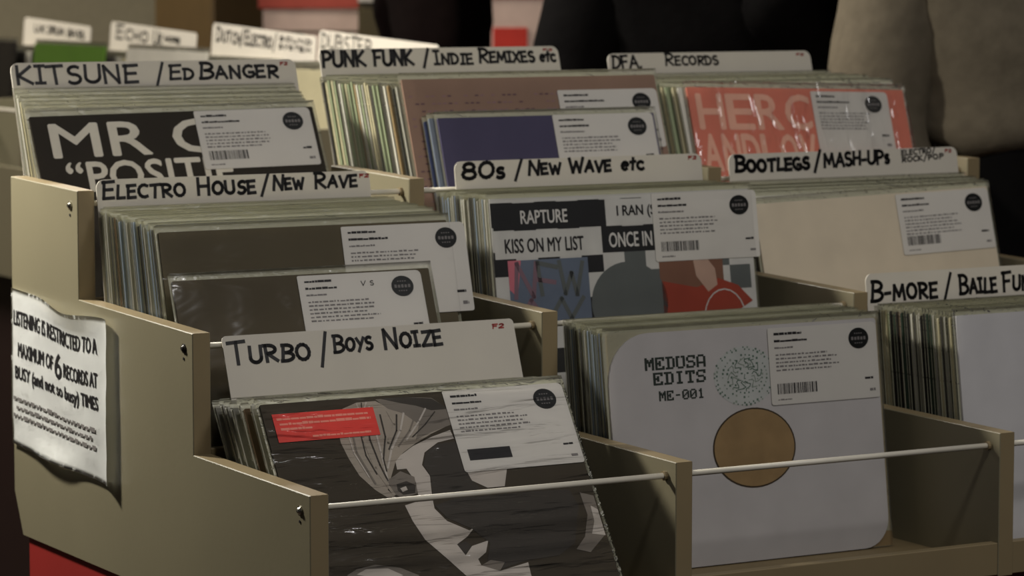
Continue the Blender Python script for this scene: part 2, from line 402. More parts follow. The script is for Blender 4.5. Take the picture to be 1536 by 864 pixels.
def header_card(name, xf, x, y, z, lean, w, h, writing, label, tabs=None, price=True, m=None, roll=0.0, group=None, corner=.010, t=.0016):
    """plastic header card with marker lettering; writing = list of (text, x0, x1, z_from_top, height, stroke width, slope, ink)"""
    root = empty(name); root.matrix_world = xf @ Matrix.Translation((x, y, z)) @ Matrix.Rotation(roll, 4, 'Y') @ Matrix.Rotation(-lean, 4, 'X')
    tag(root, label, 'header card', group)
    bm = bmesh.new()
    if tabs:   # raised tab from tabs[0] to tabs[1], shoulders tabs[2] below
        a, b, s = tabs
        out = [(0,0),(w,0),(w,h-s)] + ([(b, h-s)] if b < w-.001 else []) + rounded(a, b, h-s, h, [0,0,corner,corner], 5)[2:] + ([(a, h-s)] if a > .001 else []) + [(0,h-s)]
        clean = []
        for p in out:
            if not clean or (abs(p[0]-clean[-1][0])+abs(p[1]-clean[-1][1])) > 1e-5: clean.append(p)
        if abs(clean[0][0]-clean[-1][0])+abs(clean[0][1]-clean[-1][1]) < 1e-5: clean.pop()
        prism(bm, clean, -t/2, t/2)
    else:
        prism(bm, rounded(0, w, 0, h, [0,0,corner,corner], 5), -t/2, t/2)
    mesh_obj('card', bm, m or M_CARD, root)
    bi = bmesh.new(); n1 = 0; br = bmesh.new(); n2 = 0
    for text, x0, x1, zt, hh, sw, sl, ink in writing:
        if ink == 'r': hand_bm(text, br, x0, x1, h-zt, hh, sw, -t/2-.0004, slope=sl); n2 += 1
        else: hand_bm(text, bi, x0, x1, h-zt, hh, sw, -t/2-.0004, slope=sl); n1 += 1
    if n1: mesh_obj('marker_lettering', bi, M_INK, root)
    else: bi.free()
    if n2: mesh_obj('price_mark', br, M_INKR, root)['label'] = 'small red mark at the card corner'
    else: br.free()
    return root

# ------------------------------------------------------------------ the record rack (one tiered unit)
XD = [0.0, 0.430, 0.862, 1.2785]           # dividers
TH = 0.0210
YT = [0.0, 0.282, 0.602, 0.815]
ZT = [0.0, 0.1335, 0.2661]
FL = [z-0.150 for z in ZT]
ZB = -0.163
prof = [(0, ZB), (0, 0), (.282, .003), (.282, .1335), (.602, .141), (.602, .2661), (.815, .271), (.818, -.111), (.791, ZB)]
unit = empty('record_bin_rack', (0, 0, ZB)); tag(unit, 'beige stepped record bin rack of three tiers and three columns on a red base', 'display rack')
def upart(name, bm, m, label=None, smooth=False):
    o = mesh_obj(name, bm, m, unit, (0, 0, -ZB), smooth=smooth)
    if label: o['label'] = label
    return o
for k, x in enumerate(XD):
    bm = bmesh.new(); prism(bm, prof, x, x+TH, 'x')
    bm.normal_update()
    for f in bm.faces:
        if abs(f.normal.x) < .5: f.material_index = 1
    bmesh.ops.bevel(bm, geom=[e for e in bm.edges if abs(e.verts[0].co.x-e.verts[1].co.x) < 1e-6], offset=.0009, segments=1, affect='EDGES')
    upart('side_panel' if k in (0, 3) else 'divider_panel', bm, [M_LAM, M_EDGE])
for i in range(3):
    for k in range(3):
        xa, xb = XD[k]+TH, XD[k+1]
        bm = bmesh.new(); box(bm, xa, xb, YT[i]+.001, YT[i]+.014, FL[i]-.012, ZT[i]-.125, .0008); upart('front_board', bm, M_EDGE)
        bm = bmesh.new(); box(bm, xa, xb, YT[i]+.014, YT[i+1]-(.0 if i < 2 else .012), FL[i]-.012, FL[i], .0); upart('bin_floor', bm, M_CHIP)
        if i < 2:
            bm = bmesh.new(); box(bm, xa, xb, YT[i+1]-.010, YT[i+1]+.0005, FL[i]+.0, FL[i+1]-.012, .0); upart('back_board', bm, M_CHIP)
        else:
            bm = bmesh.new(); box(bm, xa, xb, YT[3]-.012, YT[3]-.001, ZB+.01, .262, .0008); upart('back_board', bm, M_CHIP)
        ry, rz = YT[i]+.020, ZT[i]-.0165
        bm = bmesh.new(); cyl(bm, (xa-.002, ry, rz), (xb+.002, ry, rz), .0033, 14)
        rod = upart('front_rod', bm, M_STEEL, smooth=True)
        for s, xx in ((1, xa), (-1, xb)):
            bm = bmesh.new(); cyl(bm, (xx, ry, rz), (xx+s*.004, ry, rz), .0052, 12); mesh_obj('rod_socket', bm, M_EDGE, rod)
for i in range(3):      # screws fixing the rods, on the outer face of the left panel
    y, z = YT[i]+.0215, ZT[i]-.018
    bm = bmesh.new()
    cyl(bm, (0, y, z), (-.0012, y, z), .0052, 14); cyl(bm, (-.0010, y, z), (-.0034, y, z), .0042, 14, r2=.0022)
    s = upart('screw', bm, M_SCREW if i != 1 else mat('dark_screw', (50,46,38), .4), None if i != 1 else 'dark screw on the middle step')
    bm = bmesh.new(); box(bm, -.0037, -.0032, y-.0022, y+.0022, z-.0004, z+.0004); mesh_obj('slot', bm, M_PRINT, s)
    bm = bmesh.new(); cyl(bm, (-.0002, y+.001, z-.011), (-.0008, y+.001, z-.011), .0016, 10); upart('pilot_hole', bm, M_PRINT)
# base
base = empty('base_cabinet', (0, 0, -.86)); tag(base, 'red laminate plinth cabinet carrying the beige record rack', 'cabinet')
bm = bmesh.new(); box(bm, .004, XD[3]+.017, .05, .783, -.80+.86, ZB+.86, .002); mesh_obj('carcass', bm, M_RED, base)
for k in range(3):
    bm = bmesh.new(); box(bm, XD[k]+.02, XD[k+1]+.006, .040, .050, -.78+.86, ZB+.84, .002); d = mesh_obj('door', bm, M_RED, base)
    bm = bmesh.new(); cyl(bm, (XD[k]+.21, .026, .60), (XD[k]+.21, .040, .60), .008, 12); mesh_obj('knob', bm, M_STEEL, d)
bm = bmesh.new(); box(bm, .03, XD[3]-.01, .09, .76, 0, .06); mesh_obj('plinth', bm, mat('black_plinth', (24,22,22)), base)
I4 = Matrix.Identity(4)

# ------------------------------------------------------------------ front sleeves and their art
# tier 0, first column: dark portrait sleeve
def art_portrait(root, sl):
    y = -SLEEVE_T/2-.0003; w, h = .362, .259
    # 0 light skin, 1 mid grey, 2 dark, 3 pale hair; outlines in metres on the sleeve
    shapes = [
        (3, [(0.0928, 0.2474), (0.111, 0.2533), (0.1332, 0.2535), (0.1457, 0.2452), (0.1619, 0.2495), (0.1923, 0.2509), (0.215, 0.2381), (0.2133, 0.2197), (0.188, 0.2106), (0.1665, 0.2013), (0.1489, 0.1918), (0.1368, 0.182), (0.1276, 0.1665), (0.1188, 0.1511), (0.1295, 0.1375), (0.1163, 0.1423), (0.1045, 0.1523), (0.0912, 0.1696), (0.0842, 0.19), (0.0802, 0.2084), (0.0806, 0.2228), (0.0907, 0.233)]),
        (1, [(0.1338, 0.2553), (0.1674, 0.2558), (0.2002, 0.2522), (0.2181, 0.236), (0.2151, 0.2195), (0.1885, 0.2124), (0.1676, 0.2049), (0.1765, 0.2226), (0.1619, 0.2366), (0.1452, 0.2434)]),
        (2, [(0.1394, 0.2556), (0.1674, 0.2558), (0.2, 0.2515), (0.2168, 0.2379), (0.1959, 0.2377), (0.1791, 0.2445), (0.1617, 0.2488)]),
        (0, [(0.1368, 0.182), (0.1443, 0.1886), (0.1619, 0.1981), (0.1869, 0.207), (0.2113, 0.2132), (0.2129, 0.2031), (0.1923, 0.2), (0.1736, 0.1898), (0.1665, 0.1758), (0.172, 0.1626), (0.1678, 0.1395), (0.1516, 0.1373), (0.1536, 0.157), (0.1472, 0.1731), (0.1361, 0.173)]),
        (2, [(0.1751, 0.1897), (0.1919, 0.1985), (0.2129, 0.1994), (0.2188, 0.175), (0.2148, 0.168), (0.2197, 0.153), (0.2294, 0.1412), (0.1691, 0.1401), (0.1727, 0.1625), (0.168, 0.1757)]),
        (0, [(0.2153, 0.1698), (0.2689, 0.1708), (0.2565, 0.1431), (0.2356, 0.1432), (0.2197, 0.153)]),
        (1, [(0.1218, 0.1616), (0.1392, 0.1709), (0.1536, 0.1631), (0.1525, 0.1444), (0.1338, 0.1397), (0.1231, 0.1471)]),
        (2, [(0.1306, 0.1565), (0.1431, 0.159), (0.1526, 0.1535), (0.1493, 0.1447), (0.135, 0.1439), (0.13, 0.1493)]),
        (0, [(0.1336, 0.1515), (0.1408, 0.1534), (0.1417, 0.149), (0.1352, 0.1471)]),
        (0, [(0.1334, 0.1318), (0.1676, 0.1388), (0.1665, 0.1252), (0.1768, 0.1099), (0.1998, 0.0969), (0.2076, 0.1005), (0.1951, 0.0902), (0.1806, 0.0827), (0.187, 0.0696), (0.1974, 0.0792), (0.2182, 0.0836), (0.2116, 0.0707), (0.2002, 0.064), (0.2018, 0.0567), (0.2216, 0.0483), (0.2575, 0.0546), (0.2566, 0.0397), (0.2578, 0.0196), (0.21, 0.0105), (0.1804, 0.0475), (0.1644, 0.0683), (0.1455, 0.0914), (0.1373, 0.1136)]),
        (2, [(0.1675, 0.1287), (0.2154, 0.1388), (0.3322, 0.1327), (0.3383, 0.113), (0.3201, 0.0708), (0.2969, 0.0586), (0.2583, 0.0571), (0.2221, 0.05), (0.209, 0.0584), (0.2195, 0.0806), (0.2032, 0.0984), (0.1779, 0.1133)]),
        (2, [(0.1806, 0.0827), (0.1917, 0.0851), (0.1967, 0.0793), (0.1872, 0.0702)]),
        (1, [(0.2018, 0.0567), (0.2144, 0.0615), (0.2301, 0.0574), (0.2216, 0.0483)]),
        (1, [(0.3443, 0.128), (0.3701, 0.1227), (0.3766, 0.0947), (0.3688, 0.077), (0.3354, 0.0584), (0.3197, 0.0636), (0.3344, 0.0767), (0.3455, 0.1013)]),
        (0, [(0.3527, 0.1117), (0.3706, 0.1063), (0.3716, 0.0878), (0.3606, 0.076), (0.3442, 0.0794), (0.3515, 0.0934)]),
        (1, [(0.0465, 0.0613), (0.0587, 0.0666), (0.081, 0.0696), (0.1081, 0.0634), (0.1269, 0.053), (0.1294, 0.0366), (0.0456, 0.0454)]),
        (0, [(0.057, 0.0609), (0.0691, 0.0656), (0.0939, 0.0641), (0.1093, 0.0548), (0.0902, 0.0512)]),
    ]
    strands = [
        (3, 0.0032, [(0.109, 0.2461), (0.1072, 0.2134), (0.1115, 0.1769), (0.1244, 0.1452)]),
        (0, 0.0022, [(0.124, 0.2468), (0.1236, 0.2194), (0.123, 0.194), (0.1218, 0.1616)]),
        (3, 0.0029, [(0.1442, 0.2398), (0.148, 0.2248), (0.1346, 0.2039), (0.1232, 0.1795)]),
        (0, 0.0022, [(0.1619, 0.2366), (0.1525, 0.2171), (0.1362, 0.1965), (0.1258, 0.1757)]),
        (2, 0.0018, [(0.1171, 0.2382), (0.1144, 0.2092), (0.1178, 0.1799), (0.1218, 0.1616)]),
        (2, 0.0018, [(0.1341, 0.2369), (0.1331, 0.2114), (0.1238, 0.1867), (0.1234, 0.1723)]),
        (2, 0.0018, [(0.1533, 0.2354), (0.1482, 0.2175), (0.1333, 0.1968)]),
        (1, 0.0022, [(0.0968, 0.2288), (0.095, 0.1963), (0.1065, 0.1593)]),
        (1, 0.0018, [(0.1765, 0.2355), (0.1634, 0.2162), (0.1455, 0.1994)]),
        (2, 0.0014, [(0.1056, 0.2209), (0.1048, 0.1919), (0.1113, 0.1697)]),
        (0, 0.0014, [(0.0913, 0.222), (0.0915, 0.1966), (0.1014, 0.167)]),
        (0, 0.0018, [(0.1891, 0.24), (0.1775, 0.2262), (0.1567, 0.2058)]),
        (2, 0.0014, [(0.1991, 0.2356), (0.1838, 0.222), (0.165, 0.2088)]),
        (0, 0.0014, [(0.1104, 0.2512), (0.1118, 0.2404)]),
        (0, 0.0014, [(0.1219, 0.2525), (0.1147, 0.2402)]),
        (2, 0.0011, [(0.1162, 0.2522), (0.1141, 0.2421)]),
    ]
    bm = bmesh.new()
    def clipz(pts): return [(min(max(a, .002), w-.002), min(max(b, .002), h-.002)) for a, b in pts]
    for k, (mi, pts) in enumerate(shapes): poly(bm, clipz(pts)[::-1], y-.00002*k, mi)
    for k, (mi, ww, pts) in enumerate(strands): ribbon(bm, clipz(pts), ww, y-.00036-.00001*k, mi)
    mesh_obj('portrait_print', bm, [mat('print_skin', (190,182,172)), mat('print_midgrey', (120,112,102)), mat('print_dark', (54,48,40)), mat('print_hair', (160,150,136))], sl)['label'] = 'black and white face print on the sleeve'
    bm = bmesh.new(); rect(bm, .010, .128, .214, .2465, y-.0008, 0)
    s = mesh_obj('red_sticker', bm, mat('red_sticker', (220,58,44), .45), sl)
    bm = bmesh.new(); rnd = random.Random(9)
    for k, (x0, x1) in enumerate(((.014,.120),(.016,.122),(.016,.052))): scribble(bm, x0, x1, .2390-k*.0058, .0032, y-.0010, rnd, 0, .15)
    scribble(bm, .050, .118, .2175, .0026, y-.0010, rnd, 0, .15)
    mesh_obj('sticker_lettering', bm, mat('sticker_ink', (232,150,130)), s)
    price_card(root, .214, .2585, -.0024, 21, w=.148, h=.096, bar=True, lab='white price card with dark bar on the portrait sleeve')
def L_of(yb, yt, z): return math.atan2(yt-yb, z)
front_record('portrait_record', .025, .029, FL[0]+.001, math.radians(33), .362, .259,
    'dark portrait record sleeve with red sticker in the front left bin', color=(66,59,48), clear=M_FOLDS, art=art_portrait, seed=3, amp=.002)
fill_bin(I4, 0, FL[0], .362, .259, (.026,.150,.285,.245), (.026,.044,.182,.256), 8, ['pale grey','tan','white','pale grey','brown'], 'the front left bin', 1)
header_card('header_card', I4, .041, .196, FL[0]+.001, math.radians(20.5), .360, .294, [
    ('_TURBO', .006, .101, .031, .0235, .0040, .00, 'k'), ('/', .112, .126, .034, .027, .0038, 0, 'k'), ('_BOYS', .131, .178, .026, .0185, .0036, .02, 'k'), ('_NOIZE', .193, .265, .0255, .0215, .0040, .02, 'k'), ('F2', .332, .346, .010, .006, .0016, 0, 'r')],
    'tall white header card lettered turbo behind the portrait sleeve', corner=.005)

# tier 0, middle column: white die-cut sleeve
PIX = {'M':['10001','11011','11111','10101','10101','10001','10001'],'E':['11111','10001','10100','11100','10100','10001','11111'],'D':['11110','01001','01001','01001','01001','01001','11110'],
 'U':['11011','10001','10001','10001','10001','10001','01110'],'S':['01111','10001','10000','01110','00001','10001','11110'],'A':['01110','10001','10001','10001','11111','10001','10001'],
 'I':['01110','00100','00100','00100','00100','00100','01110'],'T':['11111','10101','00100','00100','00100','00100','01110'],'-':['00000','00000','00000','01110','00000','00000','00000'],
 '0':['01110','10001','10011','10101','11001','10001','01110'],'1':['00100','01100','00100','00100','00100','00100','01110'],' ':['00000']*7}
def pixel_text(bm, text, x0, x1, z0, z1, y):
    n = len(text); cw = (x1-x0)/(n*6-1); ch = (z1-z0)/7
    for i, c in enumerate(text):
        for r in range(7):
            row = PIX[c][r]; j = 0
            while j < 5:
                if row[j] == '1':
                    k = j
                    while k < 5 and row[k] == '1': k += 1
                    xx = x0+(i*6+j)*cw; rect(bm, xx-cw*.18, xx+(k-j)*cw+cw*.18, z1-(r+1)*ch-ch*.1, z1-r*ch, y); j = k
                else: j += 1
def art_medusa(root, sl):
    w, h = .367, .266; y = -SLEEVE_T/2-.0003
    bm = bmesh.new(); pixel_text(bm, 'MEDUSA', .048, .128, .224, .238, y); pixel_text(bm, 'EDITS', .058, .127, .207, .221, y); pixel_text(bm, 'ME-001', .064, .124, .189, .200, y)
    mesh_obj('printed_lettering', bm, mat('green_black_print', (44,52,46)), sl)
    bm = bmesh.new(); rnd = random.Random(4); cx, cz = .180, .210
    disc(bm, cx, cz, .042, .0335, y+.0001, 40, 2)
    for ring, (r, n) in enumerate(((.041,44),(.038,40),(.030,34),(.024,26),(.018,18),(.011,12))):
        for i in range(n):
            if rnd.random() < .22: continue
            a = 2*PI*i/n+ring*.1; x, z = cx+r*math.cos(a), cz+r*.80*math.sin(a); s = rnd.uniform(.0007,.0013)
            rect(bm, x-s, x+s, z-s, z+s, y, rnd.choice([0,0,1]))
    for i in range(14):      # curling hair strokes round a small face
        a = 2*PI*i/14; pts = []
        for s in range(6):
            rr = .010+.0028*s; aa = a+.25*math.sin(s*1.4+i); pts.append((cx+rr*math.cos(aa), cz+.002+rr*.8*math.sin(aa)))
        ribbon(bm, pts, .0011, y-.0001, rnd.choice([0,1]))
    for ex in (-.004,.004): disc(bm, cx+ex, cz+.003, .0016, .0010, y-.0001, 10)
    ribbon(bm, [(cx,cz+.002),(cx-.001,cz-.003),(cx+.001,cz-.003)], .0008, y-.0001); ribbon(bm, [(cx-.003,cz-.007),(cx+.003,cz-.007)], .0010, y-.0001)
    mesh_obj('emblem', bm, [mat('emblem_green', (92,112,98)), mat('emblem_pale', (140,150,138)), mat('emblem_tint', (182,184,180))], sl)['label'] = 'round dotted green emblem'
    bm = bmesh.new(); disc(bm, .187, .128, .0565, .0455, y, 48, 0); disc(bm, .187, .128, .0545, .0437, y-.0002, 48, 1)
    mesh_obj('record_label', bm, [mat('dark_rim', (60,48,32)), mat('kraft_label', (150,124,86), .5, .1, 40)], sl)['label'] = 'brown record label showing through the round cut-out'
    price_card(root, .214, .2620, -.0024, 33, w=.152, h=.088, lab='white price card with barcode on the die-cut sleeve')
front_record('die_cut_record', .4565, .153, FL[0]+.001, math.radians(7.5), .367, .266, 'white die-cut record sleeve with pixel lettering and brown label in middle front bin',
    color=(188,184,182), outline=rounded(0, .367, 0, .266, [.03,.035,.004,.055], 8), art=art_medusa, seed=8)
fill_bin(I4, 0, FL[0], .367, .264, (.463,.256,.288,.266), (.4575,.160,.197,.266), 21, ['blue grey','blue grey','dark grey','pale blue','blue grey','dark blue','pale grey'], 'the middle front bin', 2)
# kraft sleeve right behind the die-cut one
kr = stack_record(I4, .459, .1565, FL[0]+.001, math.radians(7.6), .369, .267, 'tan', 'the middle front bin'); kr['label'] = 'tan kraft record sleeve directly behind the white die-cut sleeve'

# tier 0, right column
front_record('white_record', .898, .094, FL[0]+.001, math.radians(8), .366, .270, 'plain white record sleeve at the front of the right-hand front bin', color=(200,198,198), seed=12)
fill_bin(I4, 0, FL[0], .366, .266, (.893,.246,.280,.264), (.897,.100,.137,.268), 28, ['dark green','black','pale green','white','dark grey','pale grey','black','dull red','cream'], 'the right-hand front bin', 3)
header_card('header_card', I4, .892, .254, FL[0]+.001, math.radians(9), .366, .306, [
    ('_B-MORE', .006, .105, .033, .0235, .0044, .0, 'k'), ('/', .113, .131, .034, .025, .0040, 0, 'k'), ('_BAILE', .140, .197, .031, .0225, .0042, .01, 'k'), ('_FUNK', .207, .262, .031, .0225, .0042, .01, 'k')],
    'white header card lettered b-more above the right-hand front bin')

# tier 1, left column: two dark grey sleeves
def art_dark(x, w, h, seed, zz, **k):
    def f(root, sl):
        price_card(root, x, zz, -.0024, seed, barcode=False, **k)
    return f
def art_small(root, sl): price_card(root, .150, .2060, -.0024, 45, w=.156, h=.086, barcode=False, rows=6, scr=True, lab='white price card with scribbled initials')
front_record('grey_record', .028, YT[1]+.089, FL[1]+.001, math.radians(15), .362, .253, 'dark grey record sleeve with price card at right in the left middle bin',
    color=(88,80,62), art=lambda r, s: price_card(r, .224, .250, -.0024, 41, w=.160, h=.105, barcode=False, rows=3, lab='white price card on the larger grey sleeve'), seed=17, amp=.0018, clear=M_WRINK)
front_record('small_grey_record', .024, YT[1]+.034, FL[1]+.001, math.radians(21), .318, .208, 'smaller dark grey record sleeve standing foremost in the left middle bin', color=(82,74,58), art=art_small, seed=19, amp=.0018, clear=M_WRINK)
fill_bin(I4, YT[1], FL[1], .362, .262, (.021,.262,.303,.260), (.026,.096,.160,.255), 24, ['pale grey','blue grey','dark grey','black','pale blue','brown','white','pale grey'], 'the left middle bin', 4)
header_card('header_card', I4, .0215, YT[1]+.268, FL[1]+.001, math.radians(9.5), .352, .298, [
    ('_ELECTRO', .007, .110, .0225, .0190, .0038, .0, 'k'), ('_HOUSE', .126, .200, .0215, .0190, .0040, 0, 'k'), ('/', .206, .220, .0215, .018, .0038, 0, 'k'), ('_NEW', .223, .263, .0195, .0165, .0038, .0, 'k'), ('_RAVE', .278, .334, .0190, .0175, .0038, 0, 'k'), ('F2', .338, .350, .008, .005, .0014, 0, 'r')],
    'white header card lettered electro house in the left middle bin')

# tier 1, middle column: chequered compilation sleeve
def art_eighties(root, sl):
    w, h = .366, .266; y = -SLEEVE_T/2-.0003
    mats = [mat('art_black', (28,28,30)), mat('art_white', (196,194,188)), mat('art_grey', (92,96,94)), mat('art_red', (150,62,44)), mat('art_blue', (98,108,124)), mat('art_pink', (196,110,122)), mat('art_brown', (120,84,66)), mat('art_skin', (180,150,132)), mat('art_mauve', (124,98,108))]
    bm = bmesh.new()
    rect(bm, 0, w, 0, h, y, 1)
    cell = .0300
    for i in range(12):
        for j in range(9):
            if (i+j) % 2 == 0: rect(bm, i*cell, min(w, (i+1)*cell), j*.0292, min(h, (j+1)*.0292), y-.0001, 0 if j > 6 or i < 6 else 2)
    rect(bm, .002, .158, .230, .262, y-.0002, 0); rect(bm, .158, .25, .230, .262, y-.0002, 1)
    rect(bm, .002, .150, .196, .229, y-.0002, 1); rect(bm, .150, .25, .198, .229, y-.0002, 0)
    rect(bm, .018, .128, .120, .194, y-.0002, 4)
    poly(bm, [(.018,.194),(.018,.160),(.028,.150),(.036,.194)], y-.0003, 5)
    for k, pts in enumerate(([(.026,.150),(.030,.190),(.050,.150),(.056,.190)], [(.062,.152),(.058,.190),(.084,.184)], [(.058,.170),(.080,.166)], [(.088,.190),(.094,.152),(.104,.176),(.110,.150),(.120,.188)],
                              [(.030,.122),(.046,.146),(.062,.124)], [(.070,.122),(.088,.146),(.100,.122),(.118,.146)])):
        ribbon(bm, pts, .0055, y-.0004, 2 if k % 2 else 8)
    disc(bm, .183, .136, .054, .050, y-.0003, 40, 2)
    rect(bm, .228, .320, .110, .196, y-.0002, 6); poly(bm, [(.230,.11),(.32,.11),(.36,.13),(.34,.150),(.312,.160),(.28,.150),(.230,.160)], y-.0003, 3)
    poly(bm, [(.276,.192),(.292,.192),(.308,.172),(.310,.152),(.296,.144),(.280,.164)], y-.0004, 7)
    ribbon(bm, arc(.318,.110,.030,.036,20,170), .0016, y-.0005, 1)
    o = mesh_obj('cover_print', bm, mats, sl)
    bm = bmesh.new()
    font_bm(bm, 'RAPTURE', .040, .104, .237, .2525, y-.0006, .025, 0, 0)
    font_bm(bm, 'ONCE IN A', .160, .236, .204, .2215, y-.0006, .025, 0, 0)
    font_bm(bm, 'KISS ON MY LIST', .016, .124, .203, .2195, y-.0006, .025, 0, 1)
    font_bm(bm, 'I RAN (SO', .174, .240, .238, .2540, y-.0006, .025, 0, 1)
    mesh_obj('cover_lettering', bm, [mat('letter_white', (205,202,196)), M_PRINT], sl)
    price_card(root, .224, .2665, -.0024, 51, w=.152, h=.083, lab='white price card with barcode on the chequered sleeve')
front_record('chequered_record', .4595, YT[1]+.134, FL[1]+.001, math.radians(9), .366, .268, 'black and white chequered record sleeve with song titles in the centre bin', color=(190,188,182), art=art_eighties, seed=23)
fill_bin(I4, YT[1], FL[1], .366, .266, (.457,.258,.300,.264), (.459,.141,.181,.268), 24, ['pale grey','blue grey','white','pale blue','pale grey','dark grey'], 'the centre bin', 5)
header_card('header_card', I4, .487, YT[1]+.264, FL[1]+.001, math.radians(9), .358, .305, [
    ('_8_0s', .010, .068, .0215, .0185, .0046, .0, 'k'), ('/', .082, .097, .0215, .018, .0040, 0, 'k'), ('_NEW', .103, .149, .0195, .0165, .0042, 0, 'k'), ('_WAVE', .162, .222, .0185, .0170, .0044, 0, 'k'), ('etc', .238, .271, .0175, .0150, .0042, 0, 'k'), ('F2', .338, .350, .007, .005, .0014, 0, 'r')],
    'white header card lettered 80s and new wave above the centre bin')

# tier 1, right column
def art_boot(root, sl): price_card(root, .219, .2440, -.0024, 61, w=.150, h=.080, rows=6, lab='white price card with barcode on the plain sleeve')
front_record('plain_record', .890, YT[1]+.188, FL[1]+.001, math.radians(14), .370, .246, 'plain cream-white record sleeve with barcode card in the right middle bin', color=(206,194,172), art=art_boot, seed=27, roll=-.028)
fill_bin(I4, YT[1], FL[1], .372, .266, (.888,.262,.303,.260), (.889,.196,.257,.256), 8, ['cream','pale grey','white','dark grey'], 'the right middle bin', 6)
header_card('header_card', I4, .889, YT[1]+.268, FL[1]+.001, math.radians(9), .366, .302, [
    ('_BOOTLEGS', .010, .124, .0225, .0190, .0050, .0, 'k'), ('/', .131, .146, .022, .020, .0046, 0, 'k'), ('_M_A_S_H-_U_P_s', .149, .253, .0205, .0165, .0044, .02, 'k'), ('ELECTRO/', .274, .330, .0095, .0085, .0019, .05, 'k'), ('ROCK/POP', .274, .342, .0185, .0085, .0019, .05, 'k'), ('F2', .346, .356, .007, .005, .0014, 0, 'r')],
    'white header card lettered bootlegs in the right middle bin')

# tier 2, left column: black sleeve with big white letters
def art_mr(root, sl):
    y = -SLEEVE_T/2-.0003; bm = bmesh.new()
    font_bm(bm, 'MR O', .022, .252, .195, .239, y, .030, 0, 0)
    font_bm(bm, '\u201cPOSITIF', .034, .250, .150, .188, y, .030, 0, 0)
    mesh_obj('cover_lettering', bm, mat('letter_grey_white', (214,208,192)), sl)['label'] = 'big white capital letters'
    price_card(root, .214, .2490, -.0024, 71, w=.158, h=.078, lab='white price card on the black lettered sleeve', barcode=True)
front_record('lettered_record', .0225, YT[2]+.092, FL[2]+.001, math.radians(26), .378, .250, 'black record sleeve with big white capital letters in the left top bin', color=(46,41,34), art=art_mr, seed=31, roll=-.012)
fill_bin(I4, YT[2], FL[2], .374, .258, (.021,.166,.256,.270), (.022,.104,.212,.256), 8, ['white','pale grey','white','dull red','cream','pale blue'], 'the left top bin', 7)
header_card('header_card', I4, .0215, YT[2]+.176, FL[2]+.001, math.radians(17.5), .384, .302, [
    ('_K_I_T_S_U_N_E', .006, .165, .0265, .0215, .0042, .0, 'k'), ('/', .188, .203, .027, .021, .0038, 0, 'k'), ('_ED', .208, .240, .0240, .0175, .0038, 0, 'k'), ('_BANGER', .249, .357, .0235, .0200, .0042, 0, 'k'), ('F2', .362, .372, .008, .005, .0014, 0, 'r')],
    'white header card lettered kitsune in the left top bin')

# tier 2, middle column
def art_tag(x, z, seed, lab, **k): return lambda r, s: price_card(r, x, z, -.0024, seed, lab=lab, **k)
def art_purple(r, s):
    bm = bmesh.new(); rnd = random.Random(6)
    for i in range(46):
        for j in range(26):
            if rnd.random() < .6: x, z = .006+i*.0079, .012+j*.0098; rect(bm, x, x+.0052, z, z+.0018, -SLEEVE_T/2-.0003, rnd.choice([0,1]))
    mesh_obj('woven_print', bm, [mat('purple_light', (134,104,108)), mat('purple_dark', (92,66,74))], s)
    price_card(r, .222, .262, -.0024, 81, rows=1, barcode=False, lab='white price card on the mauve sleeve')
front_record('mauve_record', .487, YT[2]+.034, FL[2]+.001, math.radians(20), .374, .281, 'mauve brown record sleeve behind the blue one in the centre top bin', color=(140,114,98), art=art_purple, seed=35)
front_record('blue_record', .516, YT[2]+.014, FL[2]+.001, math.radians(19), .318, .229, 'smaller dark blue record sleeve at the front of the centre top bin', color=(74,70,94), art=art_tag(.165, .2290, 83, 'white price card on the blue sleeve', rows=5, barcode=False), seed=37)
for k in range(2):
    sm = stack_record(I4, .508-.004*k, YT[2]+.0205+.006*k, FL[2]+.001, math.radians(19.4), .318, .229-.004*k, ['blue grey','dark blue'][k], 'the centre top bin'); sm['label'] = ['small blue grey record directly behind the small dark blue sleeve', 'small dark blue record just in front of the mauve sleeve'][k]
fill_bin(I4, YT[2], FL[2], .368, .270, (.455,.196,.290,.276), (.484,.044,.140,.274), 27, ['pale green','white','black','cream','pale grey','tan','dark grey','pale green'], 'the centre top bin', 8)
header_card('header_card', I4, .462, YT[2]+.222, FL[2]+.001, math.radians(17), .360, .312, [
    ('_P_U_N_K', .003, .065, .0235, .0195, .0046, .0, 'k'), ('_F_U_N_K', .078, .136, .0230, .0195, .0046, .0, 'k'), ('/', .150, .163, .0225, .018, .0042, 0, 'k'), ('_INDIE', .168, .226, .0225, .0180, .0038, 0, 'k'), ('_REMIXES', .236, .321, .0215, .0185, .0040, 0, 'k'), ('etc', .330, .354, .021, .0145, .0038, 0, 'k'), ('F2', .336, .350, .0065, .004, .0012, 0, 'r')],
    'white header card lettered punk funk above the centre top bin')

